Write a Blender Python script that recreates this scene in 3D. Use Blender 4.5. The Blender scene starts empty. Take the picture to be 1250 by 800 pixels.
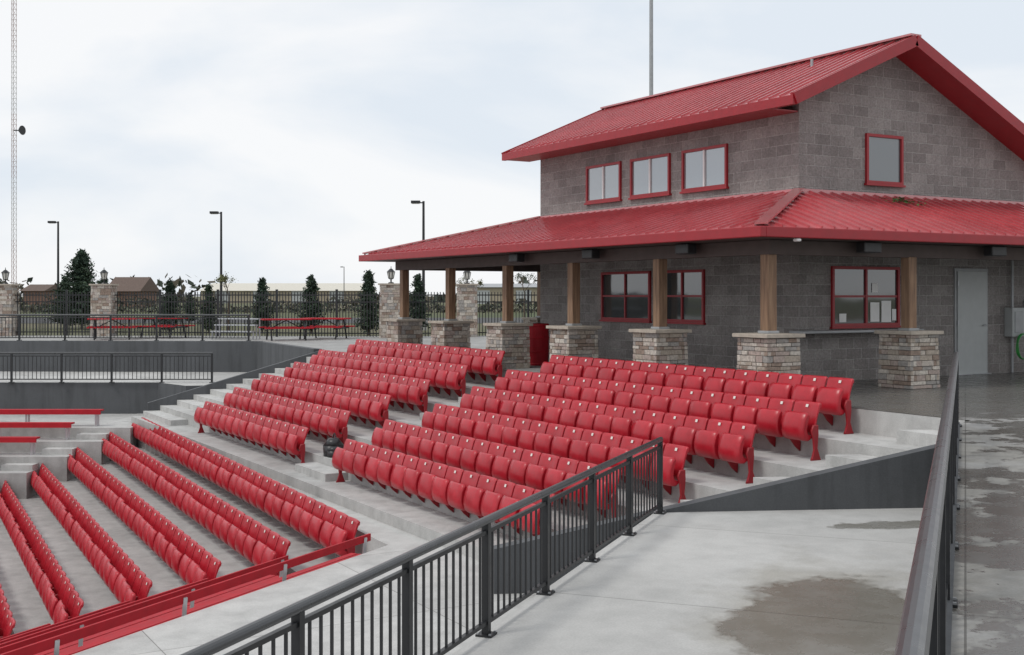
import bpy, math, random
from mathutils import Vector, Matrix
from mathutils.geometry import tessellate_polygon
random.seed(7)
R=random.random
def U(a,b): return a+(b-a)*R()
CA,SA=0.8625,0.506
def S(X,Y): return (CA*X+SA*Y, -SA*X+CA*Y)      # site grid -> building grid (metres)
scene=bpy.context.scene

# ------------------------------------------------------------------ mesh builder
class MB:
    def __init__(s): s.v=[];s.f=[];s.m=[];s.slots=[]
    def mi(s,mat):
        if mat not in s.slots: s.slots.append(mat)
        return s.slots.index(mat)
    def add(s,vs,fs,mat):
        o=len(s.v); s.v.extend([tuple(p) for p in vs]); k=s.mi(mat)
        for f in fs: s.f.append(tuple(i+o for i in f)); s.m.append(k)
    def box(s,c,d,mat,rot=0.0):
        cx,cy,cz=c; hx,hy,hz=d[0]/2,d[1]/2,d[2]/2; cr,sr=math.cos(rot),math.sin(rot)
        vs=[]
        for z in(-hz,hz):
            for x,y in((-hx,-hy),(hx,-hy),(hx,hy),(-hx,hy)):
                vs.append((cx+x*cr-y*sr,cy+x*sr+y*cr,cz+z))
        s.add(vs,[(3,2,1,0),(4,5,6,7),(0,1,5,4),(1,2,6,5),(2,3,7,6),(3,0,4,7)],mat)
    def box2(s,x0,x1,y0,y1,z0,z1,mat):
        s.box(((x0+x1)/2,(y0+y1)/2,(z0+z1)/2),(abs(x1-x0),abs(y1-y0),abs(z1-z0)),mat)
    def beam(s,a,b,w,h,mat,ext=0.0):
        a=Vector(a);b=Vector(b);d=(b-a).normalized();a=a-d*ext;b=b+d*ext
        up=Vector((0,0,1))
        if abs(d.z)>.95: up=Vector((0,1,0))
        sd=d.cross(up).normalized();up=sd.cross(d).normalized()
        vs=[]
        for p in(a,b):
            for i,j in((-1,-1),(1,-1),(1,1),(-1,1)):
                vs.append(p+sd*(i*w/2)+up*(j*h/2))
        s.add(vs,[(0,1,2,3),(7,6,5,4),(0,4,5,1),(1,5,6,2),(2,6,7,3),(3,7,4,0)],mat)
    def cyl(s,a,b,r0,r1,n,mat,cap=True):
        a=Vector(a);b=Vector(b);d=(b-a).normalized()
        up=Vector((0,0,1)) if abs(d.z)<.9 else Vector((1,0,0))
        sd=d.cross(up).normalized();up=sd.cross(d).normalized();vs=[]
        for p,r in((a,r0),(b,r1)):
            for i in range(n):
                t=2*math.pi*(i+.5)/n
                vs.append(p+sd*(r*math.cos(t))+up*(r*math.sin(t)))
        fs=[(i,(i+1)%n,n+(i+1)%n,n+i) for i in range(n)]
        if cap: fs+= [tuple(range(n-1,-1,-1)),tuple(range(n,2*n))]
        s.add(vs,fs,mat)
    def prism(s,poly,z0,z1,mat,side=None):
        side=side or mat
        if sum(poly[i][0]*poly[(i+1)%len(poly)][1]-poly[(i+1)%len(poly)][0]*poly[i][1] for i in range(len(poly)))<0:
            poly=poly[::-1]
            if isinstance(z1,(list,tuple)): z1=list(z1)[::-1]
        n=len(poly)
        tz=z1 if isinstance(z1,(list,tuple)) else [z1]*n
        top=[(p[0],p[1],tz[i]) for i,p in enumerate(poly)]
        tri=tessellate_polygon([[Vector((p[0],p[1],0)) for p in poly]])
        s.add(top,[tuple(t) for t in tri],mat)
        for i in range(n):
            j=(i+1)%n
            s.add([(poly[i][0],poly[i][1],z0),(poly[j][0],poly[j][1],z0),top[j],top[i]],[(0,1,2,3)],side)
    def build(s,name,parent=None,smooth=False,bevel=0):
        me=bpy.data.meshes.new(name); me.from_pydata(s.v,[],s.f)
        for m in s.slots: me.materials.append(m)
        me.polygons.foreach_set("material_index",s.m)
        if smooth: me.polygons.foreach_set("use_smooth",[True]*len(s.f))
        me.update()
        o=bpy.data.objects.new(name,me); scene.collection.objects.link(o)
        if parent: o.parent=parent
        if bevel:
            b=o.modifiers.new("bev","BEVEL"); b.width=bevel; b.segments=2; b.limit_method='ANGLE'
        return o
def empty(name):
    o=bpy.data.objects.new(name,None); scene.collection.objects.link(o); o.empty_display_size=.3; return o

# ------------------------------------------------------------------ materials
class NT:
    def __init__(s,name):
        s.mat=bpy.data.materials.new(name); s.mat.use_nodes=True
        s.t=s.mat.node_tree; s.b=s.t.nodes["Principled BSDF"]; s.tc=s.n("ShaderNodeNewGeometry")
        s.pos=s.tc.outputs["Position"]
    def n(s,k): return s.t.nodes.new(k)
    def l(s,a,b): s.t.links.new(a,b)
    def noise(s,scale,detail=4,vec=None,rough=.55):
        n=s.n("ShaderNodeTexNoise"); n.inputs["Scale"].default_value=scale; n.inputs["Detail"].default_value=detail
        n.inputs["Roughness"].default_value=rough
        s.l(vec or s.pos,n.inputs["Vector"]); return n.outputs["Fac"]
    def stretch(s,sc):
        mp=s.n("ShaderNodeMapping"); mp.inputs["Scale"].default_value=sc; s.l(s.pos,mp.inputs[0]); return mp.outputs[0]
    def ramp(s,fac,stops):
        r=s.n("ShaderNodeValToRGB"); e=r.color_ramp.elements
        while len(e)<len(stops): e.new(.5)
        for i,(p,c) in enumerate(stops):
            e[i].position=p; e[i].color=(c[0],c[1],c[2],1) if not isinstance(c,(int,float)) else (c,c,c,1)
        s.l(fac,r.inputs[0]); return r.outputs[0]
    def mix(s,a,b,fac,mode='MIX'):
        m=s.n("ShaderNodeMix"); m.data_type='RGBA'; m.blend_type=mode
        for v,k in((fac,0),(a,6),(b,7)):
            if isinstance(v,(int,float)) : m.inputs[k].default_value=v if k==0 else (v,v,v,1)
            elif isinstance(v,tuple): m.inputs[k].default_value=(v[0],v[1],v[2],1)
            else: s.l(v,m.inputs[k])
        return m.outputs[2]
    def math(s,op,a,b=0.0,c=None,clamp=False):
        m=s.n("ShaderNodeMath"); m.operation=op; m.use_clamp=clamp
        for i,v in enumerate((a,b,c)):
            if v is None: continue
            if isinstance(v,(int,float)): m.inputs[i].default_value=v
            else: s.l(v,m.inputs[i])
        return m.outputs[0]
    def bump(s,h,st,dist=.02):
        b=s.n("ShaderNodeBump"); b.inputs["Strength"].default_value=st; b.inputs["Distance"].default_value=dist
        s.l(h,b.inputs["Height"]); s.l(b.outputs[0],s.b.inputs["Normal"])
    def col(s,c): s.l(c,s.b.inputs["Base Color"])
    def rough(s,v):
        if isinstance(v,(int,float)): s.b.inputs["Roughness"].default_value=v
        else: s.l(v,s.b.inputs["Roughness"])
def simple(name,c,rough=.5,metal=0,var=.15,vs=6,bump=0,bs=60,spec=.5):
    m=NT(name); a=tuple(x*(1-var) for x in c); b=tuple(min(1,x*(1+var)) for x in c)
    m.col(m.ramp(m.noise(vs,5),[(.3,a),(.7,b)])); m.rough(m.math('MULTIPLY_ADD',m.noise(vs*2,3),.2,rough-.1))
    m.b.inputs["Metallic"].default_value=metal; m.b.inputs["Specular IOR Level"].default_value=spec
    if bump: m.bump(m.noise(bs,4),bump,.01)
    return m.mat
def concrete(name,base=.45,tint=(1,.995,.97),wet=None,joint=None,rot=0,dirt=.25,wetcol=(.50,.48,.45),damp=None,streak=.5):
    m=NT(name); c=tuple(base*t for t in tint)
    big=m.noise(.45,6); med=m.noise(3.2,7,rough=.65); fine=m.noise(55,3)
    col=m.ramp(big,[(.3,tuple(x*.84 for x in c)),(.7,tuple(min(1,x*1.1) for x in c))])
    col=m.mix(col,m.ramp(med,[(.32,tuple([.62]*3)),(.6,tuple([1.0]*3))]),dirt*2,'MULTIPLY')
    if streak:
        st=m.noise(1.0,6,m.stretch((3.5,3.5,.35)),rough=.6)
        col=m.mix(col,m.ramp(st,[(.36,.66),(.52,1.0)]),streak,'MULTIPLY')
    col=m.mix(col,m.ramp(fine,[(.3,.82),(.7,1.1)]),.6,'MULTIPLY')
    hh=fine
    if joint:
        mp=m.n("ShaderNodeMapping"); mp.inputs["Rotation"].default_value=(0,0,-rot); m.l(m.pos,mp.inputs["Vector"])
        br=m.n("ShaderNodeTexBrick"); br.offset=0; br.inputs["Scale"].default_value=1
        br.inputs["Brick Width"].default_value=joint[0]; br.inputs["Row Height"].default_value=joint[1]
        br.inputs["Mortar Size"].default_value=.007; br.inputs["Mortar Smooth"].default_value=.3
        br.inputs["Color1"].default_value=(1,1,1,1); br.inputs["Color2"].default_value=(.89,.89,.89,1); br.inputs["Mortar"].default_value=(.38,.37,.36,1)
        m.l(mp.outputs[0],br.inputs["Vector"]); col=m.mix(col,br.outputs["Color"],.9,'MULTIPLY')
    rough=m.math('MULTIPLY_ADD',med,.2,.62)
    def ell(lst,k):
        f=None
        for (cx,cy,ax,ay,ang,r0,namp,ns) in lst:
            mp=m.n("ShaderNodeMapping"); mp.vector_type='TEXTURE'; mp.inputs["Location"].default_value=(cx,cy,0)
            mp.inputs["Rotation"].default_value=(0,0,ang); mp.inputs["Scale"].default_value=(ax,ay,1000)
            m.l(m.pos,mp.inputs["Vector"])
            ln=m.n("ShaderNodeVectorMath"); ln.operation='LENGTH'; m.l(mp.outputs[0],ln.inputs[0])
            d=m.math('SUBTRACT',r0,ln.outputs["Value"])
            d=m.math('ADD',d,m.math('MULTIPLY',m.math('SUBTRACT',m.noise(ns,8,rough=.66),.5),namp))
            g=m.math('MULTIPLY',d,k,clamp=True)
            f=g if f is None else m.math('MAXIMUM',f,g)
        return f
    if wet:
        f=ell(wet,7.0); f=m.math('MULTIPLY',f,m.math('MULTIPLY_ADD',med,1.0,.40,clamp=True))
        col=m.mix(col,m.mix(col,wetcol,1.0,'MULTIPLY'),f)
        rough=m.math('MULTIPLY_ADD',f,-.5,rough)
    if damp:
        f=ell(damp,2.0); col=m.mix(col,m.mix(col,(.76,.74,.70),1.0,'MULTIPLY'),f)
    m.col(col); m.rough(rough); m.bump(hh,.15,.004)
    return m.mat

M_conc=concrete("concrete_tread",.47,streak=.35)
M_aisle=concrete("concrete_aisle",.53,joint=(3.0,3.0),streak=.15)
WROT=math.radians(38.8)
wp=S(2.55,9.6); wp2=S(4.3,13.5); wp3=S(3.1,8.0)
M_walk=concrete("concrete_walkway",.51,joint=(3.3,3.5),rot=WROT,streak=0,
   wet=[(wp[0],wp[1],1.6,.85,WROT,1.0,1.1,2.0),(wp2[0],wp2[1],.9,.35,-WROT*.6,.75,1.5,2.2),(wp3[0],wp3[1],1.5,.6,WROT,1.0,1.4,2.6)],dirt=.18,wetcol=(.52,.505,.465),
   damp=[(wp[0]+.2,wp[1]+.2,2.3,1.2,WROT,1.0,1.6,1.3),(7.5,8.2,3,.4,WROT,.5,1.6,1.3)])
M_plaza=concrete("concrete_concourse",.37,joint=(3.2,3.2),rot=WROT,streak=0,
   wet=[(17.0,13.4,6.2,3.2,.2,1.05,1.3,.8),(20.5,12.5,7,3.2,0.1,1.0,1.7,.9),(7.4,5.5,7.5,1.6,WROT,.42,3.6,1.5),(12.5,9.0,4,1.5,WROT,.50,3.2,1.6),(4.6,3.3,2.2,.6,WROT,.45,3.6,3.2)],dirt=.42,wetcol=(.40,.385,.365),
   damp=[(8,6,9,3,WROT,.80,3.0,.9)])
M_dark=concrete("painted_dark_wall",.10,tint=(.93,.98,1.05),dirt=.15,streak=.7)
M_stair=concrete("concrete_stair",.52,dirt=.3,streak=.4)
def roofmat(name,k):
    m=NT(name); n=m.noise(2.2,5); n2=m.noise(14,4)
    c=m.ramp(n,[(.3,(.42*k,.055*k,.066*k)),(.7,(.51*k,.082*k,.095*k))]); c=m.mix(c,m.ramp(n2,[(.35,.85),(.65,1.1)]),.5,'MULTIPLY')
    c=m.mix(c,m.ramp(m.noise(.6,7,rough=.7),[(.35,.82),(.6,1.0)]),.8,'MULTIPLY')
    m.col(c); m.rough(m.math('MULTIPLY_ADD',n2,.18,.22)); m.b.inputs["Specular IOR Level"].default_value=.95
    m.b.inputs["Coat Weight"].default_value=1.0; m.b.inputs["Coat Roughness"].default_value=.18; m.b.inputs["Coat IOR"].default_value=1.75
    m.bump(m.noise(1.8,3),.35,.02); return m.mat
M_roof=roofmat("red_metal_roof",1.0); M_rib=roofmat("red_metal_roof_seam",1.12)  # pinkish sky sheen put into the base red, lighter still on seams
M_trim=simple("red_trim",(.31,.010,.018),.38,var=.08)
def seatmat():
    m=NT("red_seat_plastic"); n=m.noise(2.2,5); n2=m.noise(11,5,rough=.7)
    c=m.ramp(n,[(.3,(.36,.008,.018)),(.7,(.48,.014,.028))]); c=m.mix(c,m.ramp(n2,[(.3,.78),(.6,1.05)]),.6,'MULTIPLY')
    m.col(c); m.rough(m.math('MULTIPLY_ADD',n2,.3,.20)); m.b.inputs["Specular IOR Level"].default_value=.5; m.bump(m.noise(140,2),.06,.003); return m.mat
M_seat=seatmat()
M_seatleg=simple("red_seat_casting",(.28,.008,.015),.45,var=.1)
M_tag=simple("seat_number_tag",(.72,.66,.62),.5,var=.05)
M_iron=simple("black_iron",(.014,.015,.017),.4,var=.15,spec=.5)
M_toprail=simple("dark_handrail",(.035,.037,.04),.3,var=.1,spec=.7)
M_alu=simple("aluminium",(.55,.56,.58),.4,metal=.8,var=.06)
M_galv=simple("galvanised",(.35,.36,.37),.5,metal=.4,var=.1)
M_bench=simple("red_bench_board",(.40,.010,.020),.6,var=.12,spec=.3)
M_white=simple("white_paint",(.75,.75,.74),.5,var=.04)
M_grey=simple("grey_door_paint",(.42,.44,.44),.45,var=.05)
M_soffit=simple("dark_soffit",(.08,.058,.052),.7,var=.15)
M_black=simple("black_plastic",(.02,.02,.022),.4)
M_green=simple("green_hose_rubber",(.04,.28,.06),.4)
def wood():
    m=NT("cedar_wood"); n=m.noise(1.6,8,m.stretch((14,14,1.1))); m.col(m.ramp(n,[(.3,(.13,.075,.045)),(.55,(.25,.15,.09)),(.72,(.32,.205,.13))])); m.rough(.65); m.bump(n,.3,.01); return m.mat
M_wood=wood()
def cmu():
    m=NT("split_face_block"); sp=m.n("ShaderNodeSeparateXYZ"); m.l(m.pos,sp.inputs[0])
    u=m.math('ADD',sp.outputs[0],sp.outputs[1]); cb=m.n("ShaderNodeCombineXYZ"); m.l(u,cb.inputs[0]); m.l(sp.outputs[2],cb.inputs[1])
    br=m.n("ShaderNodeTexBrick"); br.inputs["Scale"].default_value=1; br.inputs["Brick Width"].default_value=.40; br.inputs["Row Height"].default_value=.2
    br.inputs["Mortar Size"].default_value=.009; br.inputs["Mortar Smooth"].default_value=.2; br.inputs["Bias"].default_value=0
    br.inputs["Color1"].default_value=(.25,.228,.220,1); br.inputs["Color2"].default_value=(.345,.318,.306,1); br.inputs["Mortar"].default_value=(.44,.42,.405,1)
    m.l(cb.outputs[0],br.inputs["Vector"])
    n=m.noise(24,6,rough=.75); n2=m.noise(.9,5); n3=m.noise(9,4)
    c=m.mix(br.outputs["Color"],m.ramp(n,[(.3,.5),(.7,1.35)]),.8,'MULTIPLY'); c=m.mix(c,m.ramp(n2,[(.3,.80),(.7,1.12)]),.7,'MULTIPLY')
    c=m.mix(c,m.ramp(m.noise(1.0,5,m.stretch((4,4,.4))),[(.35,.82),(.55,1.0)]),.5,'MULTIPLY')
    m.col(c); m.rough(.9)
    h=m.math('ADD',m.math('MULTIPLY',m.math('ADD',n,n3),.6),m.math('MULTIPLY',br.outputs["Fac"],-.9)); m.bump(h,1.0,.035); return m.mat
M_cmu=cmu()
stones=[simple("ledge_stone_%s"%k,c,.85,var=.28,vs=22,bump=.6,bs=45) for k,c in
  (("tan",(.38,.325,.27)),("buff",(.46,.41,.36)),("grey",(.32,.30,.28)),("brown",(.27,.205,.165)),("cream",(.52,.475,.42)),("rose",(.38,.31,.275)))]
M_mortar=simple("stone_mortar",(.20,.18,.16),.9)
M_cap=simple("stone_cap",(.42,.37,.31),.8,var=.15,vs=10,bump=.4)
def glass(name,c,rough=.04,metal=.0,spec=1.0):
    m=NT(name); m.b.inputs["Base Color"].default_value=(*c,1); m.rough(rough); m.b.inputs["Metallic"].default_value=metal
    m.b.inputs["Specular IOR Level"].default_value=spec; m.b.inputs["IOR"].default_value=1.7; m.bump(m.noise(1.3,2),.06,.02); return m.mat
M_glassU=glass("window_glass_upper",(.36,.39,.41),.06,.5)  # pale base colour paints in the sky reflected by the upper panes
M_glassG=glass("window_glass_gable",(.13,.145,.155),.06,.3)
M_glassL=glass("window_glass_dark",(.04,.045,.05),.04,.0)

# ------------------------------------------------------------------ world + sun + camera
w=bpy.data.worlds.new("World"); scene.world=w; w.use_nodes=True; nt=w.node_tree; bg=nt.nodes["Background"]
sky=nt.nodes.new("ShaderNodeTexSky"); sky.sky_type='NISHITA'; sky.sun_disc=False
SUN_EL=math.radians(56); SUN_AZ_DIR=Vector((*S(-.75,-.45),0)).normalized()
sky.sun_elevation=SUN_EL; sky.sun_rotation=math.atan2(SUN_AZ_DIR.x,SUN_AZ_DIR.y)
tc=nt.nodes.new("ShaderNodeTexCoord"); mp=nt.nodes.new("ShaderNodeMapping"); mp.inputs["Scale"].default_value=(1,1,3.0)
nt.links.new(tc.outputs["Generated"],mp.inputs[0])
nz=nt.nodes.new("ShaderNodeTexNoise"); nz.inputs["Scale"].default_value=2.6; nz.inputs["Detail"].default_value=7; nz.inputs["Roughness"].default_value=.5; nz.inputs["Distortion"].default_value=.3
nt.links.new(mp.outputs[0],nz.inputs["Vector"])
rp=nt.nodes.new("ShaderNodeValToRGB"); rp.color_ramp.elements[0].position=.36; rp.color_ramp.elements[0].color=(.80,.865,.94,1)
rp.color_ramp.elements[1].position=.54; rp.color_ramp.elements[1].color=(.99,1.0,1.015,1)
nt.links.new(nz.outputs["Fac"],rp.inputs[0])
vm=nt.nodes.new("ShaderNodeVectorMath"); vm.operation='SCALE'; vm.inputs["Scale"].default_value=10.0; nt.links.new(rp.outputs[0],vm.inputs[0])
mx=nt.nodes.new("ShaderNodeMix"); mx.data_type='RGBA'; mx.inputs[0].default_value=.95
nt.links.new(sky.outputs[0],mx.inputs[6]); nt.links.new(vm.outputs[0],mx.inputs[7]); nt.links.new(mx.outputs[2],bg.inputs[0]); bg.inputs[1].default_value=.098
sd=bpy.data.lights.new("sun","SUN"); sd.energy=1.3; sd.angle=math.radians(12); sd.color=(1,.97,.92)
so=bpy.data.objects.new("sun",sd); scene.collection.objects.link(so)
dv=-(SUN_AZ_DIR*math.cos(SUN_EL)+Vector((0,0,math.sin(SUN_EL)))); so.rotation_euler=dv.to_track_quat('-Z','Y').to_euler()
cam=bpy.data.cameras.new("camera"); co=bpy.data.objects.new("camera",cam); scene.collection.objects.link(co)
co.location=(0,0,1.6); co.rotation_euler=(math.radians(90),0,-math.radians(30.4)); cam.sensor_width=36; cam.lens=41.96
cam.shift_y=-.0312; cam.clip_start=.1; cam.clip_end=3000; scene.camera=co
scene.view_settings.view_transform='Standard'; scene.view_settings.look='None'; scene.view_settings.exposure=0

# ------------------------------------------------------------------ ground levels
E=lambda Y:S(.3796*Y-.19,Y)
Wl=lambda Y:S(.3796*Y-3.72,Y)
bowl=[E(-6),E(14.85),(12.8,10.2),(12.8,32.9),S(-8.5,40.6),S(-38,41.9),S(-38,-6)]
def ring(name,outer,inner,z,mat):
    pts=[Vector((*p,0)) for p in outer]+[Vector((*p,0)) for p in inner]
    tri=tessellate_polygon([[Vector((*p,0)) for p in outer],[Vector((*p,0)) for p in inner]])
    b=MB(); 
    fs=[]
    for t in tri:
        a,c,d=[pts[i] for i in t]
        fs.append(t if (c-a).cross(d-a).z>0 else t[::-1])
    b.add([(p.x,p.y,z) for p in pts],[tuple(t) for t in fs],mat); return b.build(name)
def groundmat():
    m=NT("grass_field"); n=m.noise(.02,6); n2=m.noise(.6,6)
    c=m.ramp(n,[(.35,(.06,.08,.025)),(.5,(.09,.095,.04)),(.65,(.13,.11,.065))]); c=m.mix(c,m.ramp(n2,[(.3,.7),(.7,1.15)]),.7,'MULTIPLY'); m.col(c); m.rough(.95); return m.mat
ring("ground",[S(-1500,-300),S(1500,-300),S(1500,2500),S(-1500,2500)],bowl,-.04,groundmat())
plaza_outer=[S(-60,-12),S(60,-12),S(60,51),S(8,49),S(-4.6,47),S(-60,50)]
ring("concourse_pavement",plaza_outer,bowl,0,M_plaza)
b=MB(); b.add([(*S(-39,-7),-5),(*S(12,-7),-5),(*S(12,43),-5),(*S(-39,43),-5)],[(0,1,2,3)],M_conc); b.build("amphitheater_floor")
b=MB(); b.add([(*S(-200,70),-.03),(*S(120,70),-.03),(*S(120,88),-.03),(*S(-200,88),-.03)],[(0,1,2,3)],simple("asphalt",(.06,.06,.062),.9,var=.2,vs=2)); b.build("road")

# ---- seating tiers (upper)
XR=[12.6-.88*i for i in range(6)]
FL=[-.35-.28*i for i in range(6)]
def rcheek(x): return 11.5+(8.87-x)*.465+.1     # south cheek line y(x)
def lcheek(x): return 32.85-(x-12.8)*.23-.1
b=MB()
for i in range(6):
    xh=12.8-.88*i; xl=xh-.88 if i<5 else xh-.75
    b.prism([(xl,rcheek(xl)),(xh,rcheek(xh)),(xh,lcheek(xh)),(xl,lcheek(xl))],-4,FL[i],M_conc)
b.box2(12.8,13.1,10.3,32.8,-2,-.006,M_conc)
b.build("seating_terrace")
def stair(name,ya,yb):
    b=MB()
    for i in range(6):
        xh=12.8-.88*i; rise=.175 if i==0 else .14
        xl=xh-.44
        b.prism([(xl,ya(xl)),(xh-.004,ya(xh)),(xh-.004,yb(xh)),(xl,yb(xl))],FL[i]-.1,FL[i]+rise,M_stair)
    b.build(name,bevel=.012)
stair("concrete_stairs",lambda x:rcheek(x)+.01,lambda x:rcheek(x)+1.05)
stair("concrete_stairs",lambda x:20.2,lambda x:21.75)
stair("concrete_stairs",lambda x:30.9,lambda x:lcheek(x)-.01)
b=MB()
def cheek(b,p,q,zp,zq,th,zb=-4):
    p=Vector(p);q=Vector(q);d=(q-p).normalized();n=Vector((-d.y,d.x))*th/2
    b.prism([tuple(v) for v in (p+n,q+n,q-n,p-n)],zb,[zp,zq,zq,zp],M_dark)
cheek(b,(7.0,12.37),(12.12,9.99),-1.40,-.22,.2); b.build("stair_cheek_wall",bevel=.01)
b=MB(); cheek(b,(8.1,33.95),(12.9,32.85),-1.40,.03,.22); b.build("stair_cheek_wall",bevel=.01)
b=MB()
La=Vector((.0489,.9988)); Lb=Vector((-.9988,.0489)); LO=Vector((6.85,16.3))
def Lp(a,o): p=LO+La*a+Lb*o; return (p.x,p.y)
aisle=[S(-13.4,-6.5),S(-1.75,16.9),Lp(-.6,-.22),Lp(18.3,-.22),S(-11.2,33.0),S(-11.2,36),S(-6,36.5),(13,33),(13,10.5),S(2.2,14.3),Wl(-6)]
b.prism(aisle,-4.5,-1.93,M_aisle); b.build("cross_aisle_pavement")
b=MB()
for k in range(8):
    s0=-1.2+.5*k; s1=18.3-.1*k
    b.prism([Lp(s0,.9*k-.22),Lp(s1,.9*k-.22),Lp(s1,.9*k+.68),Lp(s0,.9*k+.68)],-5,-2.5-.31*k,M_conc)
b.prism([Lp(2,6.98),Lp(18,6.98),Lp(18,14),Lp(2,14)],-5.2,-4.9,M_conc)
b.build("lower_seating_terrace")
b=MB()
for k in range(8):
    for (s0,s1) in ((-1.15+.5*k,-.3+.5*k),(17.45-.1*k,18.2-.1*k)):
        b.prism([Lp(s0,.9*k-.21),Lp(s1,.9*k-.21),Lp(s1,.9*k+.22),Lp(s0,.9*k+.22)],-2.7-.31*k,-2.345-.31*k,M_stair)
b.build("concrete_stairs",bevel=.01)
BD=Vector((math.sin(math.radians(26)),math.cos(math.radians(26)))); BN=Vector((-BD.y,BD.x))
BE=[(-2.18,16.9),(-3.34,16.9),(-4.45,16.86),(-5.55,16.85),(-6.65,16.8),(-7.75,16.8)]
b=MB()
for k,e in enumerate(BE):
    p=Vector(e)+BD*.9; q=Vector(e)-BD*22
    ps=[p+BN*-.56,q+BN*-.56,q+BN*.45,p+BN*.45]
    b.prism([S(*v) for v in ps],-5,-2.505-.31*k,M_conc)
b.build("bench_terrace")
LE=[(-11.1,32.3),(-11.6,31.5),(-12.2,30.7),(-12.9,29.9),(-13.6,29.1),(-14.3,28.3)]
LZ=(-1.935,-2.205,-2.495,-2.79,-3.09,-3.39)
b=MB()
for k,e in enumerate(LE):
    y0=e[1]-.4; y1=e[1]+.4 if k else 36
    b.prism([S(-38,y0),S(e[0]+.9,y0),S(e[0]+.9,y1),S(-38,y1)],-5,LZ[k],M_conc)
b.build("bench_terrace")
b=MB()
for k,e in enumerate(LE[1:]):
    y1=e[1]+.395
    b.prism([S(e[0]+.1,y1-.38),S(e[0]+.88,y1-.38),S(e[0]+.88,y1),S(e[0]+.1,y1)],-5,LZ[k+1]+.14,M_stair)
b.build("concrete_stairs",bevel=.01)

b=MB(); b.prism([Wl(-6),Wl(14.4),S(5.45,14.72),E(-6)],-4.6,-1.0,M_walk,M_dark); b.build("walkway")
b=MB(); b.prism([S(-38,35.7),S(-10.6,35.7),S(-9.4,34.4),S(-5.9,35.2),S(-8.5,40.8),S(-38,42.1)],-4.6,-1.0,M_aisle,M_dark); b.build("walkway")
def wallseg(b,p,q,th,z0,z1,mat):
    p=Vector(p);q=Vector(q);d=(q-p).normalized();n=Vector((-d.y,d.x))*th/2
    b.prism([tuple(p+n),tuple(q+n),tuple(q-n),tuple(p-n)],z0,z1,mat)
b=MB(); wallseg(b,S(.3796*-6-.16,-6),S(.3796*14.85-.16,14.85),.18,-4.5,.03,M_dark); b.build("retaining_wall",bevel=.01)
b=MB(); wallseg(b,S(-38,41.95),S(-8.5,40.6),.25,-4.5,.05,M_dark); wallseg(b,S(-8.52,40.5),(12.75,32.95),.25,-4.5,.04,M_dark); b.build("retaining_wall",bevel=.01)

# ------------------------------------------------------------------ railings
def railing(name,p,q,z,h=.91,ps=1.37,bs=.122,toprad=.03):
    b=MB(); p=Vector(p);q=Vector(q);L=(q-p).length;d=(q-p)/L; ang=math.atan2(d.y,d.x)
    P=lambda s,zz:(q.x-d.x*s,q.y-d.y*s,zz)
    n=max(1,int(L/ps))
    b.cyl(P(-.03,z+h-toprad),P(n*ps+.03,z+h-toprad),toprad*1.08,toprad*1.08,14,M_toprail)
    b.beam(P(0,z+h-.115),P(n*ps,z+h-.115),.035,.03,M_iron); b.beam(P(0,z+.10),P(n*ps,z+.10),.035,.03,M_iron)
    for i in range(n+1):
        c=P(i*ps,z+(h-.05)/2); b.box(c,(.055,.055,h-.05),M_iron,ang)
        c=P(i*ps,z+.008); b.box(c,(.13,.13,.016),M_iron,ang)
        for a,bb in((-1,-1),(1,1),(-1,1),(1,-1)):
            c=P(i*ps+a*.05,z+.02); b.box((c[0]-d.y*bb*.05,c[1]+d.x*bb*.05,c[2]),(.018,.018,.014),M_galv,ang)
    for i in range(n):
        m=int(round(ps/bs))
        for j in range(1,m):
            s=i*ps+ps*j/m; c=P(s,z+(h-.015)/2); b.box(c,(.016,.016,h-.215),M_iron,ang)
    return b.build(name)
railing("metal_railing",S(.3796*-2.5-.107,-2.5),S(.3796*14.6-.107,14.6),0.0,ps=1.5)
railing("metal_railing",Wl(-3),S(.3796*14.25-3.64,14.25),-1.0)
railing("metal_railing",S(-36,35.85),S(-8.95,35.6),-1.0,ps=1.5)
railing("metal_railing",S(-36,42.05),S(-9.0,40.8),0.05,ps=1.6)

# ------------------------------------------------------------------ seats
def loft(profile,sections):
    cx=sum(p[0] for p in profile)/len(profile); cz=sum(p[1] for p in profile)/len(profile); vs=[];n=len(profile)
    for wv,ins,sh in sections:
        for d,z in profile: vs.append((wv,cx+(d-cx)*(1-ins)+sh,cz+(z-cz)*(1-ins)))
    fs=[]
    for k in range(len(sections)-1):
        for i in range(n):
            j=(i+1)%n; fs.append((k*n+i,k*n+j,(k+1)*n+j,(k+1)*n+i))
    fs.append(tuple(range(n-1,-1,-1))); o=(len(sections)-1)*n; fs.append(tuple(range(o,o+n)))
    return vs,fs
back_p=[(.03,.33),(.015,.42),(-.02,.56),(-.055,.67),(-.075,.73),(-.088,.765),(-.108,.775),(-.128,.76),(-.125,.735),(-.105,.72),(-.08,.66),(-.047,.57),(-.012,.42),(.0,.33)]
pan_p=[(.02,.295),(.08,.26),(.14,.265),(.185,.31),(.205,.38),(.20,.46),(.178,.55),(.145,.62),(.115,.645),(.095,.635),(.118,.56),(.142,.48),(.147,.40),(.125,.34),(.07,.32),(.03,.33)]
leg_p=[(-.03,.48),(.05,.48),(.09,.40),(.055,.30),(.035,.14),(.07,.035),(.09,.0),(-.08,.0),(-.06,.035),(-.015,.16),(-.035,.36)]
arm_p=[(-.03,.48),(.05,.48),(.09,.40),(.055,.31),(-.01,.235),(-.10,.13),(-.185,.06),(-.195,.19),(-.11,.25),(-.05,.36)]
BK=loft(back_p,[(-.234,.12,0),(-.224,0,0),(-.12,0,-.018),(0,0,-.026),(.12,0,-.018),(.224,0,0),(.234,.12,0)])
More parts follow.
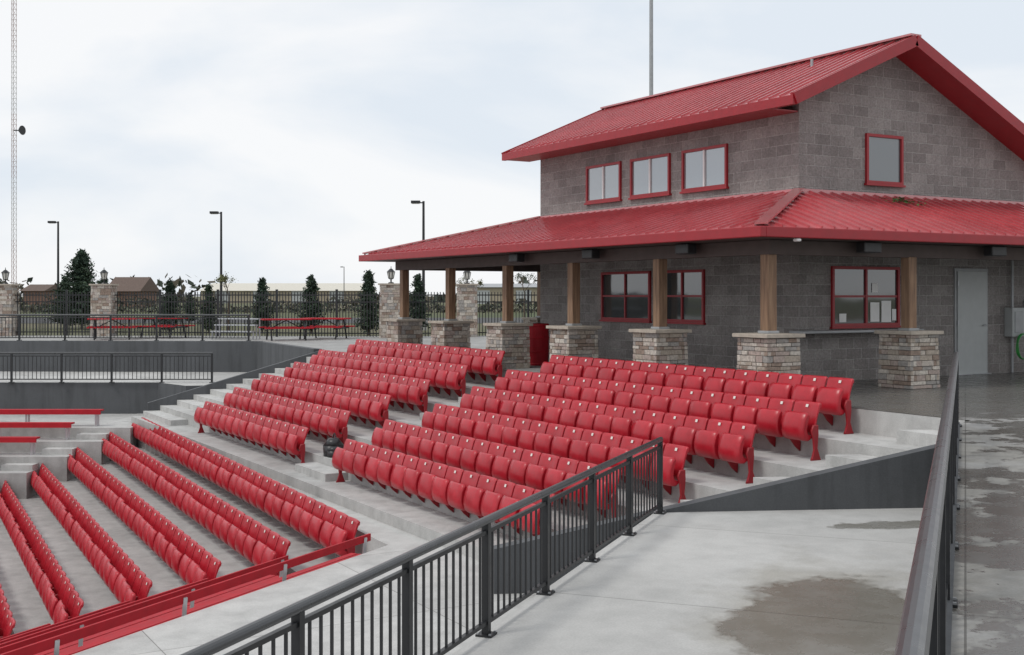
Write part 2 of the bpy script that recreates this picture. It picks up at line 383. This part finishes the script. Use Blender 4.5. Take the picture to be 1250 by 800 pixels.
PN=loft(pan_p,[(-.218,.14,-.012),(-.196,0,0),(-.1,0,.012),(.1,0,.012),(.196,0,0),(.218,.14,-.012)])
LG=loft(leg_p,[(-.018,.05,0),(-.014,0,0),(.014,0,0),(.018,.05,0)])
AR=loft(arm_p,[(-.018,.05,0),(-.014,0,0),(.014,0,0),(.018,.05,0)])
def seat_row(name,origin,a,fwd,z,n,pitch):
    b=MB(); ax,ay=a; fx,fy=fwd; ox,oy=origin
    def T(vs,s,tilt=0):
        out=[]
        for (wv,d,h) in vs:
            d2=d+(h-.30)*tilt
            out.append((ox+ax*(s+wv)+fx*d2,oy+ay*(s+wv)+fy*d2,z+h))
        return out
    for i in range(n):
        s=pitch*(i+.5); j=U(-.012,.012)
        b.add(T(BK[0],s+j*.3),BK[1],M_seat)
        b.add(T(PN[0],s+j*.3,tilt=U(-.09,.07)),PN[1],M_seat)
        b.add(T([(-.024,-.076,.70),(.024,-.076,.70),(.024,-.0895,.738),(-.024,-.0895,.738)],s),[(0,1,2,3)],M_tag)
    for i in range(n+1):
        e=LG if i in(0,n) else AR
        b.add(T(e[0],pitch*i),e[1],M_seatleg)
    o=b.build(name); me=o.data
    me.polygons.foreach_set("use_smooth",[len(p.vertices)==4 for p in me.polygons]); return o
near=[12.1,11.85,12.15,12.5,12.8,13.05]; farL=[30.2,30.5,30.2,29.9,29.6,29.1]
for i in range(6):
    n=int(round((20.1-near[i])/.5)); seat_row("stadium_seat_row",(XR[i],near[i]),(0,1),(-1,0),FL[i],n,.5)
    n=int(round((farL[i]-21.95)/.5)); seat_row("stadium_seat_row",(XR[i],21.95),(0,1),(-1,0),FL[i],n,.5)
for k in range(7):
    n=34-(k//2)-(1 if k>3 else 0)
    p=Lp(.5*k,.9*k); seat_row("stadium_seat_row",p,(La.x,La.y),(Lb.x,Lb.y),-2.5-.31*k,n,.5)

# ------------------------------------------------------------------ bleacher benches
def bench(name,p,q,z,nrm,mat=None,backrest=True,nose=False):
    mat=mat or M_bench
    b=MB();p=Vector(p);q=Vector(q);L=(q-p).length;d=(q-p)/L;n=Vector(nrm)
    def P(s,o,zz): v=p+d*s+n*o; return (v.x,v.y,zz)
    if backrest:
        b.beam(P(0,.06,z+.43),P(L,.06,z+.43),.11,.035,mat); b.beam(P(0,-.07,z+.43),P(L,-.07,z+.43),.11,.035,mat)
    else: b.beam(P(0,0,z+.43),P(L,0,z+.43),.24,.04,mat)
    if nose: b.beam(P(0,.135,z+.39),P(L,.135,z+.39),.028,.13,mat)
    if backrest: b.beam(P(0,-.2,z+.70),P(L,-.2,z+.70),.03,.10,mat)
    k=int(L/1.8)
    for i in range(k+1):
        s=.15+i*(L-.3)/k
        b.beam(P(s,.08,z),P(s,.08,z+.40),.05,.05,M_alu); b.beam(P(s,-.18,z+.385),P(s,.11,z+.385),.05,.04,M_alu)
        if backrest: b.beam(P(s,-.16,z),P(s,-.222,z+.72),.045,.03,M_alu)
        else: b.beam(P(s,-.1,z),P(s,-.1,z+.40),.05,.05,M_alu)
    return b.build(name)
def dirw(v): return S(v.x,v.y)
for k,e in enumerate(BE[:5]):
    q=Vector(e); p=q-BD*15; bench("bleacher_bench",S(*p),S(*q),-2.5-.31*k,dirw(BN),backrest=True)
for k,e in enumerate(LE):
    bench("bleacher_bench",S(-34,e[1]+.05),S(e[0],e[1]+.05),LZ[k],dirw(Vector((0,-1))),backrest=False,nose=True)

# ------------------------------------------------------------------ building
B=empty("concession_building")
def part(b,name,**k): return b.build(name,parent=B,**k)
xw,yw,ye,xe=15.6,16.2,25.2,24.0
zr=6.42; xr=17.95
b=MB()
b.box2(xw,xe,yw,ye,0,3.45,M_cmu)
part(b,"block_walls_lower")
b=MB()
prof=[(xw+.002,3.452),(22,3.452),(22,zr-.47*(22-xr)-.06),(xr,zr-.06),(xw+.002,zr-.44*(xr-xw)-.06)]
vs=[(x,yw+.002,z) for x,z in prof]+[(x,ye-.002,z) for x,z in prof]
b.add(vs,[(0,1,2,3,4),(9,8,7,6,5)]+[(i,i+5,(i+1)%5+5,(i+1)%5) for i in range(5)],M_cmu); part(b,"block_walls_upper")
y0,y1=15.58,25.75
xl,xR=14.93,22.7
zl=zr-.44*(xr-xl); zR=zr-.47*(xR-xr)
b=MB()
for (xa,za) in((xl,zl),(xR,zR)):
    vs=[(xa,y0,za),(xa,y1,za),(xr,y1,zr),(xr,y0,zr)]; t=.06
    vs+=[(v[0],v[1],v[2]+t) for v in vs]
    b.add(vs,[(0,1,2,3),(4,5,6,7),(0,1,5,4),(1,2,6,5),(2,3,7,6),(3,0,4,7)],M_roof)
yy=y0+.12
while yy<y1:
    b.beam((xl-.01,yy,zl+.076),(xr,yy,zr+.076),.026,.045,M_rib); b.beam((xR,yy,zR+.076),(xr,yy,zr+.076),.026,.045,M_rib); yy+=.28
part(b,"metal_roof_upper")
b=MB(); b.beam((xr,y0-.04,zr+.09),(xr,y1+.04,zr+.09),.28,.04,M_roof); part(b,"ridge_cap")
b=MB()
b.box2(xl-.10,xl,y0-.03,y1+.03,zl-.13,zl+.035,M_trim)
b.box2(xl+.001,xw,yw+.03,y1-.03,zl-.125,zl-.10,M_trim)
b.box2(xR,xR+.1,y0-.03,y1+.03,zR-.13,zR+.04,M_trim)
for yq in(y0-.035,y1+.035):
    for (xa,za) in((xl-.06,zl),(xR+.06,zR)):
        b.beam((xa,yq,za-.03),(xr,yq,zr-.01),.05,.21,M_trim)
for (xa,za) in((xl,zl),(xR,zR)):
    b.add([(xa,y0,za-.1),(xr,y0,zr-.1),(xr,yw,zr-.1),(xa,yw,za-.1)],[(0,1,2,3)],M_trim)
part(b,"fascia_and_soffit_upper")
ex,ey,ez=12.6,13.9,2.62; fy=29.2; tz=3.46; exx=27.0
b=MB(); t=.05
def slab(vs):
    n=len(vs); vv=list(vs)+[(v[0],v[1],v[2]+t) for v in vs]
    fs=[tuple(range(n)),tuple(range(n,2*n))]+[(i,(i+1)%n,n+(i+1)%n,n+i) for i in range(n)]; b.add(vv,fs,M_roof)
slab([(ex,ey,ez),(ex,fy,ez),(xw,ye,tz),(xw,yw,tz)])
slab([(ex,ey,ez),(xw,yw,tz),(xe,yw,tz),(exx,ey,ez)])
slab([(ex,fy,ez),(exx,fy,ez),(xe,ye,tz),(xw,ye,tz)])
slab([(exx,ey,ez),(xe,yw,tz),(xe,ye,tz),(exx,fy,ez)])
b.box2(22.01,24.0,yw,ye,3.47,3.5,M_roof)
yy=ey+.15
while yy<fy:
    k=1.0
    if yy<yw: k=(yy-ey)/(yw-ey)
    if yy>ye: k=(fy-yy)/(fy-ye)
    b.beam((ex-.01,yy,ez+.066),(ex+(xw-ex)*k,yy,ez+(tz-ez)*k+.066),.026,.045,M_rib); yy+=.28
xx=ex+.15
while xx<exx:
    k=1.0
    if xx<xw: k=(xx-ex)/(xw-ex)
    if xx>xe: k=(exx-xx)/(exx-xe)
    b.beam((xx,ey-.01,ez+.066),(xx,ey+(yw-ey)*k,ez+(tz-ez)*k+.066),.026,.045,M_rib)
    xx+=.28
part(b,"metal_roof_porch")
b=MB()
b.beam((ex-.02,ey-.02,ez+.095),(xw,yw,tz+.095),.20,.03,M_roof); b.beam((ex,fy,ez+.095),(xw,ye,tz+.095),.20,.03,M_roof)
b.box2(xw-.05,xw-.004,yw-.05,ye,tz+.02,tz+.10,M_roof); b.box2(xw,22.0,yw-.05,yw-.004,tz+.02,tz+.10,M_roof)
part(b,"hip_caps_and_flashing")
b=MB()
b.box2(ex-.12,ex-.002,ey-.12,fy+.1,ez-.12,ez+.045,M_trim); b.box2(ex,exx,ey-.119,ey-.002,ez-.119,ez+.044,M_trim)
b.box2(ex,exx,fy+.002,fy+.1,ez-.119,ez+.044,M_trim)
part(b,"fascia_porch",bevel=.012)
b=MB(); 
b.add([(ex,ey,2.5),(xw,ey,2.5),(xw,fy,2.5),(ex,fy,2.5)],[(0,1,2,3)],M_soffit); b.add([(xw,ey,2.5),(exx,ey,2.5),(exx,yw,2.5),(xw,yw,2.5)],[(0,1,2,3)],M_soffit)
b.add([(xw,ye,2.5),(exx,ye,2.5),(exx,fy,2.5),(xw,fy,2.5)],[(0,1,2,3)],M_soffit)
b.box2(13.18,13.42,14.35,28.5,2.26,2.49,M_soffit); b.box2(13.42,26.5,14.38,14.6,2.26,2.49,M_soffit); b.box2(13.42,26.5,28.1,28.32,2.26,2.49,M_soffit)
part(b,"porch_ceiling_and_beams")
def winX(b,xp,ya,yb,za,zb,gl,mull=1,tr=0):
    f=.055
    b.box2(xp-.05,xp+.02,ya-.0,yb,zb-f,zb,M_trim);b.box2(xp-.05,xp+.02,ya,yb,za,za+f,M_trim)
    b.box2(xp-.05,xp+.02,ya,ya+f,za+f,zb-f,M_trim);b.box2(xp-.05,xp+.02,yb-f,yb,za+f,zb-f,M_trim)
    for k in range(1,mull+1):
        c=ya+(yb-ya)*k/(mull+1); b.box2(xp-.042,xp+.02,c-.022,c+.022,za+f,zb-f,M_trim if gl is M_glassL else M_white)
    if tr: c=za+(zb-za)*tr; b.box2(xp-.036,xp+.02,ya+f,yb-f,c-.02,c+.02,M_trim)
    b.box2(xp-.012,xp+.02,ya+.03,yb-.03,za+.03,zb-.03,gl)
    b.box2(xp-.075,xp-.003,ya-.03,yb+.03,za-.04,za-.001,M_trim)
def winY(b,yp,xa,xb,za,zb,gl,mull=1,tr=0):
    f=.055
    b.box2(xa,xb,yp-.05,yp+.02,zb-f,zb,M_trim);b.box2(xa,xb,yp-.05,yp+.02,za,za+f,M_trim)
    b.box2(xa,xa+f,yp-.05,yp+.02,za+f,zb-f,M_trim);b.box2(xb-f,xb,yp-.05,yp+.02,za+f,zb-f,M_trim)
    for k in range(1,mull+1):
        c=xa+(xb-xa)*k/(mull+1); b.box2(c-.025,c+.025,yp-.042,yp+.02,za+f,zb-f,M_trim)
    if tr: c=za+(zb-za)*tr; b.box2(xa+f,xb-f,yp-.036,yp+.02,c-.02,c+.02,M_trim)
    b.box2(xa+.03,xb-.03,yp-.012,yp+.02,za+.03,zb-.03,gl)
    b.box2(xa-.03,xb+.03,yp-.075,yp-.003,za-.04,za-.001,M_trim)
b=MB()
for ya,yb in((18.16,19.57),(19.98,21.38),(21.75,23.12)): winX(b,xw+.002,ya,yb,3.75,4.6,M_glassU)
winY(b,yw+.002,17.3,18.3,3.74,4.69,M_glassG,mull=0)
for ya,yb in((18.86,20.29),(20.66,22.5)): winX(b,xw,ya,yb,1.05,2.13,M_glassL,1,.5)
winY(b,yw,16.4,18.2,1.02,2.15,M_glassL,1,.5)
for (a0,a1,c0,c1) in ((17.42,17.66,1.10,1.47),(17.72,17.98,1.09,1.50),(17.46,17.62,1.66,1.84),(18.01,18.12,1.12,1.34),(16.6,16.78,1.1,1.26)): b.box2(a0,a1,yw-.022,yw-.017,c0,c1,M_white)
part(b,"windows")
b=MB(); b.box2(15.35,18.5,yw-.38,yw-.002,.91,.96,M_galv); part(b,"serving_counter",bevel=.01)
b=MB(); b.box2(19.8,20.8,yw-.03,yw+.01,0,2.15,M_galv); b.box2(19.86,20.74,yw-.055,yw-.031,.01,2.09,M_grey)
b.cyl((20.66,yw-.056,1.0),(20.66,yw-.12,1.0),.02,.02,10,M_alu); b.cyl((20.68,yw-.115,1.0),(20.56,yw-.115,1.0),.012,.012,8,M_alu)
for zz in(.25,1.05,1.85): b.box2(19.85,19.87,yw-.07,yw-.05,zz-.05,zz+.05,M_alu)
b.box2(19.8,20.8,yw-.12,yw-.03,0.002,.02,M_alu); part(b,"door",bevel=.004)
def stone_pier(b,cx,cy,w,h,rot=0,cap=True,course=.085):
    cr,sr=math.cos(rot),math.sin(rot)
    def loc(x,y): return (cx+x*cr-y*sr,cy+x*sr+y*cr)
    b.box((cx,cy,h/2),(w-.07,w-.07,h),M_mortar,rot)
    z=0.0
    while z<h-.03:
        ch=min(U(course*.7,course*1.4),h-z)
        flare=.02*(1-z/h)
        for side in range(4):
            s=-w/2-flare
            while s<w/2+flare-.01:
                L=min(U(.10,.32),w/2+flare-s)
                if w/2+flare-(s+L)<.07: L=w/2+flare-s
                th=.07; pr=U(-.010,.014)+flare; c=s+L/2; o=w/2-th/2+pr-.01
                x,y=[(c,-o),(o,c),(-c,o),(-o,-c)][side]; px,py=loc(x,y)
                b.box((px,py,z+ch/2),(L-.008,th,ch-.008),random.choice(stones),rot+side*math.pi/2); s+=L
        z+=ch
    if cap:
        b.box((cx,cy,h+.03),(w+.12,w+.12,.06),M_cap,rot)
ppos=[(13.3,14.5),(13.3,17.35),(13.3,20.2),(13.3,22.85),(13.3,25.6),(13.3,28.2),(16.5,14.45),(22.2,14.45),(17.5,28.2)]
b=MB()
for p in ppos: stone_pier(b,p[0],p[1],.70,.93)
part(b,"stone_piers",bevel=.006)
b=MB()
for p in ppos: b.box((p[0],p[1],.99+.64),(.19,.19,1.28),M_wood); b.box((p[0],p[1],1.01),(.25,.25,.05),M_galv)
part(b,"timber_posts",bevel=.012)
b=MB()
for yq in(16.0,18.9,21.7): b.beam((12.95,yq,2.40),(12.95,yq+.35,2.40),.2,.18,M_black)
for xq in(15.0,18.2,20.8): b.beam((xq,14.15,2.40),(xq+.4,14.15,2.40),.2,.18,M_black)
b.box((13.3,13.85,2.47),(.10,.10,.05),M_white); part(b,"porch_speakers",bevel=.02)
b=MB()
b.cyl((17.3,23.3,6.0),(17.3,23.3,6.22),.03,.03,10,M_galv); b.cyl((17.3,17.6,6.1),(17.3,17.6,6.34),.03,.03,10,M_galv); part(b,"roof_vents")
b=MB()
leafG=simple("green_leaves",(.05,.17,.04),.7,var=.3)
for i in range(90):
    lx=random.gauss(17.85,.28); ly=15.75+random.gauss(0,.14); lz=ez+(ly-ey)*(tz-ez)/(yw-ey)+.095; s=U(.03,.06); a=U(0,6.28)
    q=[(lx+s*math.cos(a+k*1.57)*(1 if k%2 else .5),ly+s*math.sin(a+k*1.57)*(1 if k%2 else .5),lz+U(0,.03)) for k in range(4)]
    b.add(q,[(0,1,2,3)],leafG)
part(b,"leaf_litter")
b=MB(); b.box2(21.35,21.75,yw-.2,yw-.002,.75,1.35,M_grey); b.box2(21.95,22.25,yw-.15,yw-.002,.8,1.5,M_galv); b.cyl((21.5,yw-.08,0),(21.5,yw-.08,.75),.03,.03,10,M_galv); b.cyl((21.5,yw-.08,1.35),(21.5,yw-.08,2.5),.03,.03,10,M_galv)
b.box2(21.42,21.68,yw-.215,yw-.2,.83,1.27,M_galv); b.build("electrical_box",bevel=.01)
b=MB()
pts=[]
for i in range(73):
    t=i/72*2*math.pi*3; pts.append((21.55+.2*math.cos(t)*(1+.05*math.sin(i)),yw-.28-.02*(i/24),.55+.26*math.sin(t)))
pts+= [(21.6,15.7,.02),(21.2,15.3,.02),(20.8,15.2,.02)]
for i in range(len(pts)-1): b.cyl(pts[i],pts[i+1],.013,.013,6,M_green)
b.build("garden_hose")
b=MB(); cx,cy=14.4,23.4
prof=[(.25,0),(.265,.03),(.255,.06),(.27,.30),(.28,.32),(.27,.34),(.275,.62),(.285,.64),(.275,.66),(.27,.88),(.285,.90),(.27,.95),(.24,.96)]
for (r0,z0),(r1,z1) in zip(prof,prof[1:]): b.cyl((cx,cy,z0),(cx,cy,z1),r0,r1,24,M_bench,cap=False)
b.cyl((cx,cy,.90),(cx,cy,.91),.26,.26,24,M_black); b.build("trash_barrel")
b=MB(); px,py,pz=8.62,21.45,-1.47
for k,(dx,dy,r,h) in enumerate(((0,0,.19,.34),(.03,.18,.15,.26),(-.06,-.16,.12,.20))):
    b.cyl((px+dx,py+dy,pz),(px+dx,py+dy,pz+h*.6),r,r*1.05,12,M_black); b.cyl((px+dx,py+dy,pz+h*.6),(px+dx,py+dy,pz+h),r*1.05,r*.5,12,M_black)
hp=[(px+.02,py-.08+.16*i/8,pz+.33+.10*math.sin(math.pi*i/8)) for i in range(9)]
for i in range(8): b.cyl(hp[i],hp[i+1],.012,.012,6,M_black)
b.build("duffel_bag",smooth=True)

# ------------------------------------------------------------------ background fence and stone lamp pillars
FP=[(-60,49),(-20.2,47.6),(-16.3,47.6),(-4.6,45.6),(-1.75,46.6),(9,48),(40,50)]
def fence(name,p,q):
    b=MB();p=Vector(p);q=Vector(q);L=(q-p).length;d=(q-p)/L;ang=math.atan2(d.y,d.x)
    for zz in(.15,1.35,1.62): b.beam((p.x,p.y,zz),(q.x,q.y,zz),.035,.045,M_iron)
    n=int(L/.12)
    for i in range(n+1):
        v=p+d*(L*i/n)
        if i%20==0: b.box((v.x,v.y,.92),(.08,.08,1.84),M_iron,ang)
        else: b.box((v.x,v.y,.88),(.028,.028,1.72),M_iron,ang)
    b.build(name)
for i in range(len(FP)-1): fence("iron_fence",S(*FP[i]),S(*FP[i+1]))
M_lglass=simple("frosted_glass",(.6,.6,.56),.3,var=.03)
def lamp_pillar(x,y,h=2.0,w=.78):
    b=MB(); cx,cy=S(x,y); stone_pier(b,cx,cy,w,h,-math.radians(30.4),course=.11)
    z=h+.06
    b.cyl((cx,cy,z),(cx,cy,z+.05),.12,.09,10,M_iron); b.cyl((cx,cy,z+.05),(cx,cy,z+.16),.03,.03,8,M_iron)
    b.cyl((cx,cy,z+.16),(cx,cy,z+.19),.08,.11,6,M_iron); b.cyl((cx,cy,z+.19),(cx,cy,z+.44),.09,.14,6,M_lglass)
    for i in range(6):
        t=2*math.pi*(i+.5)/6; b.beam((cx+.093*math.cos(t),cy+.093*math.sin(t),z+.19),(cx+.145*math.cos(t),cy+.145*math.sin(t),z+.44),.018,.018,M_iron)
    b.cyl((cx,cy,z+.44),(cx,cy,z+.56),.18,.05,6,M_iron); b.cyl((cx,cy,z+.56),(cx,cy,z+.66),.02,.008,6,M_iron)
    b.build("stone_lamp_pillar")
for p in((-20.2,47.6),(-16.2,47.4),(-4.6,45.4),(-1.75,46.6)): lamp_pillar(*p)
def picnic(x,y,rot):
    b=MB(); c=S(x,y); r=-math.radians(30.4)+rot; cr,sr=math.cos(r),math.sin(r)
    L=lambda u,v,z:(c[0]+u*cr-v*sr,c[1]+u*sr+v*cr,z)
    for v in(-.28,0,.28): b.box(L(0,v,.75),(1.7,.26,.045),M_bench,r)
    for v in(-.72,.72): b.box(L(0,v,.45),(1.7,.27,.045),M_bench,r)
    for u in(-.6,.6):
        b.cyl(L(u,-.75,.40),L(u,.75,.40),.03,.03,8,M_iron); b.cyl(L(u,-.36,.71),L(u,.36,.71),.03,.03,8,M_iron)
        b.cyl(L(u,-.3,.71),L(u,-.6,0),.03,.03,8,M_iron); b.cyl(L(u,.3,.71),L(u,.6,0),.03,.03,8,M_iron)
        b.cyl(L(u,0,.40),L(0,0,.71),.018,.018,8,M_iron)
    b.build("picnic_table")
for x,y,r in((-14.6,43.6,.3),(-13.2,45.2,-.25),(-8.1,42.8,.35),(-6.9,44.2,-.2)): picnic(x,y,r)
bb=MB()
for k in range(3):
    p=S(-10.9,43.4+k*.55);q=S(-9.3,42.9+k*.55)
    bb.beam((*p,.3+.22*k),(*q,.3+.22*k),.26,.04,M_alu)
    for v in(p,q): bb.beam((*v,0),(*v,.28+.22*k),.04,.04,M_alu)
bb.build("aluminum_bleacher")

# ------------------------------------------------------------------ trees
leafA=simple("conifer_foliage_dark",(.018,.038,.024),.8,var=.35,vs=5); leafB=simple("conifer_foliage_light",(.045,.075,.042),.8,var=.35,vs=5)
leafC=simple("budding_foliage",(.14,.15,.06),.8,var=.3); bark=simple("bark",(.10,.075,.055),.9,var=.3,vs=12)
def conifer(x,y,h,r,seed,dens=1.0,name="pine_tree",round_=.75):
    rd=random.Random(seed); b=MB(); cx,cy=S(x,y)
    b.cyl((cx,cy,-.05),(cx,cy,h*.96),.045*h/2.3,.008,7,bark)
    nl=int(30*dens*max(1,(h/2.6)**.7)); lean=rd.uniform(0,6.28)
    for i in range(nl):
        f=(i+rd.random()*.7)/nl; z=h*(.07+.93*f); rr=r*((1-f)**round_)*(.25+.75*min(1,f*6+.35))*rd.uniform(.75,1.15)
        for k in range(8):
            a=rd.random()*6.283; L=rr*rd.uniform(.45,1.2)*(1+.15*math.cos(a-lean))+.04; dz=L*rd.uniform(-.1,.35)
            e=Vector((cx+L*math.cos(a),cy+L*math.sin(a),z+dz)); s=Vector((cx,cy,z))
            if L>.15: b.cyl(s,e,.008,.003,4,bark,cap=False)
            mat=leafA if rd.random()<.62 else leafB
            for j in range(15):
                t=rd.uniform(.15,1.05); p=s.lerp(e,t)+Vector((rd.gauss(0,.05),rd.gauss(0,.05),rd.gauss(0,.045)))*(h/2.4)
                sz=rd.uniform(.045,.095)*(h/2.4)**.5
                u=Vector((rd.gauss(0,1),rd.gauss(0,1),rd.gauss(0,.8))).normalized()*sz; v=Vector((rd.gauss(0,1),rd.gauss(0,1),rd.gauss(0,1)+.6)).normalized()*sz*.5
                b.add([p-u,p-v,p+u,p+v],[(0,1,2,3)],mat)
    b.build(name)
def pxs(px,Y): return (px-625)/1457*Y
specs=[(100,58,3.7,1.5,1.9),(80,60,2.5,1.1,1.3),(127,61,2.5,1.0,1.3),(207,52,2.2,.6,1),(255,52,2.05,.5,.8),(320,52,2.3,.6,1),(380,51,2.4,.65,1),(450,49,2.55,.6,1.1),(510,50,2.45,.5,.9),(232,70,1.7,.5,.9)]
for i,(px,Y,h,r,dn) in enumerate(specs): conifer(pxs(px,Y),Y,h,r,10+i,dn)
def decid(x,y,h,r,seed,mat,nleaf=900,name="young_tree"):
    rd=random.Random(seed); b=MB(); cx,cy=S(x,y); b.cyl((cx,cy,0),(cx,cy,h*.45),.05,.035,7,bark)
    tips=[]
    def br(p,d,L,rad,lv):
        e=p+d*L; b.cyl(p,e,rad,rad*.6,5,bark,cap=False)
        if lv==0: tips.append((p,e)); return
        for k in range(3):
            nd=(d+Vector((rd.gauss(0,.45),rd.gauss(0,.45),rd.gauss(.15,.25)))).normalized(); br(e,nd,L*.68,rad*.6,lv-1)
    br(Vector((cx,cy,h*.35)),Vector((0,0,1)),h*.2,.03,4)
    for i in range(nleaf):
        p,e=rd.choice(tips); q=p.lerp(e,rd.random())+Vector((rd.gauss(0,.06),rd.gauss(0,.06),rd.gauss(0,.06)))
        u=Vector((rd.gauss(0,1),rd.gauss(0,1),rd.gauss(0,1))).normalized()*.035; v=Vector((rd.gauss(0,1),rd.gauss(0,1),rd.gauss(0,1))).normalized()*.03
        b.add([q-u,q-v,q+u,q+v],[(0,1,2,3)],mat)
    b.build(name)
decid(pxs(279,54),54,2.9,.6,3,leafC,500); decid(pxs(571,56),56,2.9,.6,5,leafC,350); decid(pxs(640,60),60,3.2,.8,8,leafB,200)
rd=random.Random(4); b=MB(); tl=[simple("treeline_%d"%i,c,.95,var=.25,vs=.2) for i,c in enumerate(((.06,.06,.045),(.085,.075,.055),(.04,.052,.038)))]
def mass(n,x0,x1,y0,y1,hf,s0,s1):
    for i in range(n):
        X=rd.uniform(x0,x1); Y=rd.uniform(y0,y1); hh=hf(X); z=rd.random()*hh; p=Vector((*S(X,Y),z)); s=rd.uniform(s0,s1)
        u=Vector((rd.gauss(0,1),rd.gauss(0,1),rd.gauss(0,1))).normalized()*s; v=Vector((rd.gauss(0,1),rd.gauss(0,1),rd.gauss(0,1))).normalized()*s*.7
        b.add([p-u,p-v,p+u,p+v],[(0,1,2,3)],rd.choice(tl))
mass(6500,-330,420,300,340,lambda X:max(1,2.6+1.6*math.sin(X*.045)+1.2*math.sin(X*.13+1)+.9*math.sin(X*.41))*1.3,.6,1.6)
b.build("distant_treeline")
b=MB(); mass(9000,-75,30,112,122,lambda X:max(.2,.95+.4*math.sin(X*.31)+.25*math.sin(X*.83+2)+.15*math.sin(X*2.1)),.10,.26); b.build("hedge")
M_beige=simple("beige_siding",(.36,.31,.23),.7,var=.08,vs=.5); M_wroof=simple("pale_metal_roof",(.58,.55,.47),.5,var=.06); M_brick=simple("brown_brick",(.20,.12,.09),.85,var=.2); M_shing=simple("shingles",(.12,.085,.07),.9,var=.2)
def shed(name,px0,px1,Y,D,hw,hr,mw,mr,doors=True):
    b=MB(); x0,x1=pxs(px0,Y),pxs(px1,Y); q=[S(x0,Y),S(x1,Y),S(x1,Y+D),S(x0,Y+D)]; b.prism(q,-.1,hw,mw)
    o=.5; e=[S(x0-o,Y-o),S(x1+o,Y-o),S(x1+o,Y+D+o),S(x0-o,Y+D+o)]; r0=S(x0-o,Y+D/2); r1=S(x1+o,Y+D/2)
    b.add([(*e[0],hw),(*e[1],hw),(*e[2],hw),(*e[3],hw),(*r0,hr),(*r1,hr)],[(0,1,5,4),(2,3,4,5),(0,4,3),(1,2,5),(0,3,2,1)],mr)
    if doors:
        n=int((x1-x0)/8)
        for k in range(n):
            xa=x0+3+k*8; c=S(xa+1.5,Y-.05); b.box((c[0],c[1],1.3),(3,.1,2.6),M_grey,-math.radians(30.4))
    b.build(name)
shed("warehouse_building",245,442,250,24,2.6,4.3,M_beige,M_wroof); shed("warehouse_building",560,680,230,20,3.2,4.0,M_beige,M_galv)
shed("brick_house",132,168,170,9,2.2,4.3,M_brick,M_shing,False); shed("brick_house",28,52,210,9,2.4,3.6,M_brick,M_shing,False)
def street_lamp(px,Y,h=5.95):
    b=MB(); X=pxs(px,Y); c=S(X,Y); b.cyl((*c,0),(*c,.5),.16,.16,12,M_conc); b.cyl((*c,.5),(*c,h),.075,.055,10,M_iron)
    e=S(X-.34,Y); b.beam((*c,h-.08),(*e,h-.05),.05,.05,M_iron); g=S(X-.36,Y); b.box((g[0],g[1],h-.04),(.42,.28,.12),M_iron,-math.radians(30.4)); b.box((g[0],g[1],h-.11),(.34,.2,.02),M_lglass,-math.radians(30.4))
    b.build("street_lamp")
street_lamp(71,70);street_lamp(270,62);street_lamp(517,55)
street_lamp(420,190,6.2)
b=MB(); c=S(pxs(795,62),62); b.cyl((*c,0),(*c,26),.13,.08,12,M_galv); b.beam((c[0]-1,c[1],25.5),(c[0]+1,c[1],25.5),.12,.12,M_galv)
for k in(-.8,0,.8): b.cyl((c[0]+k,c[1],25.7),(c[0]+k-.1,c[1]-.5,25.6),.12,.28,12,M_galv)
b.build("light_mast")
b=MB(); X=pxs(17,250); cx,cy=S(X,250); H=95; rr=.55
mA=simple("tower_white",(.5,.49,.48),.6,var=.05); mB=simple("tower_red",(.40,.30,.28),.6,var=.05)
L3=[(cx+rr*math.cos(t),cy+rr*math.sin(t)) for t in(.3,2.394,4.49)]
z=0;k=0
while z<H:
    m=mA if (k//12)%2 else mB; z2=z+1.1
    for i in range(3):
        p=L3[i];q=L3[(i+1)%3]; b.beam((*p,z),(*p,z2),.08,.08,m); b.beam((*p,z),(*q,z2),.045,.045,m); b.beam((*p,z2),(*q,z2),.04,.04,m)
    z=z2;k+=1
b.cyl((cx+1.0,cy-.5,36.2),(cx+1.5,cy-1.1,36.2),.35,1.0,16,M_iron); b.beam((cx,cy,36.2),(cx+1.3,cy-.7,36.2),.2,.2,M_iron)
b.build("radio_tower")
print("done")
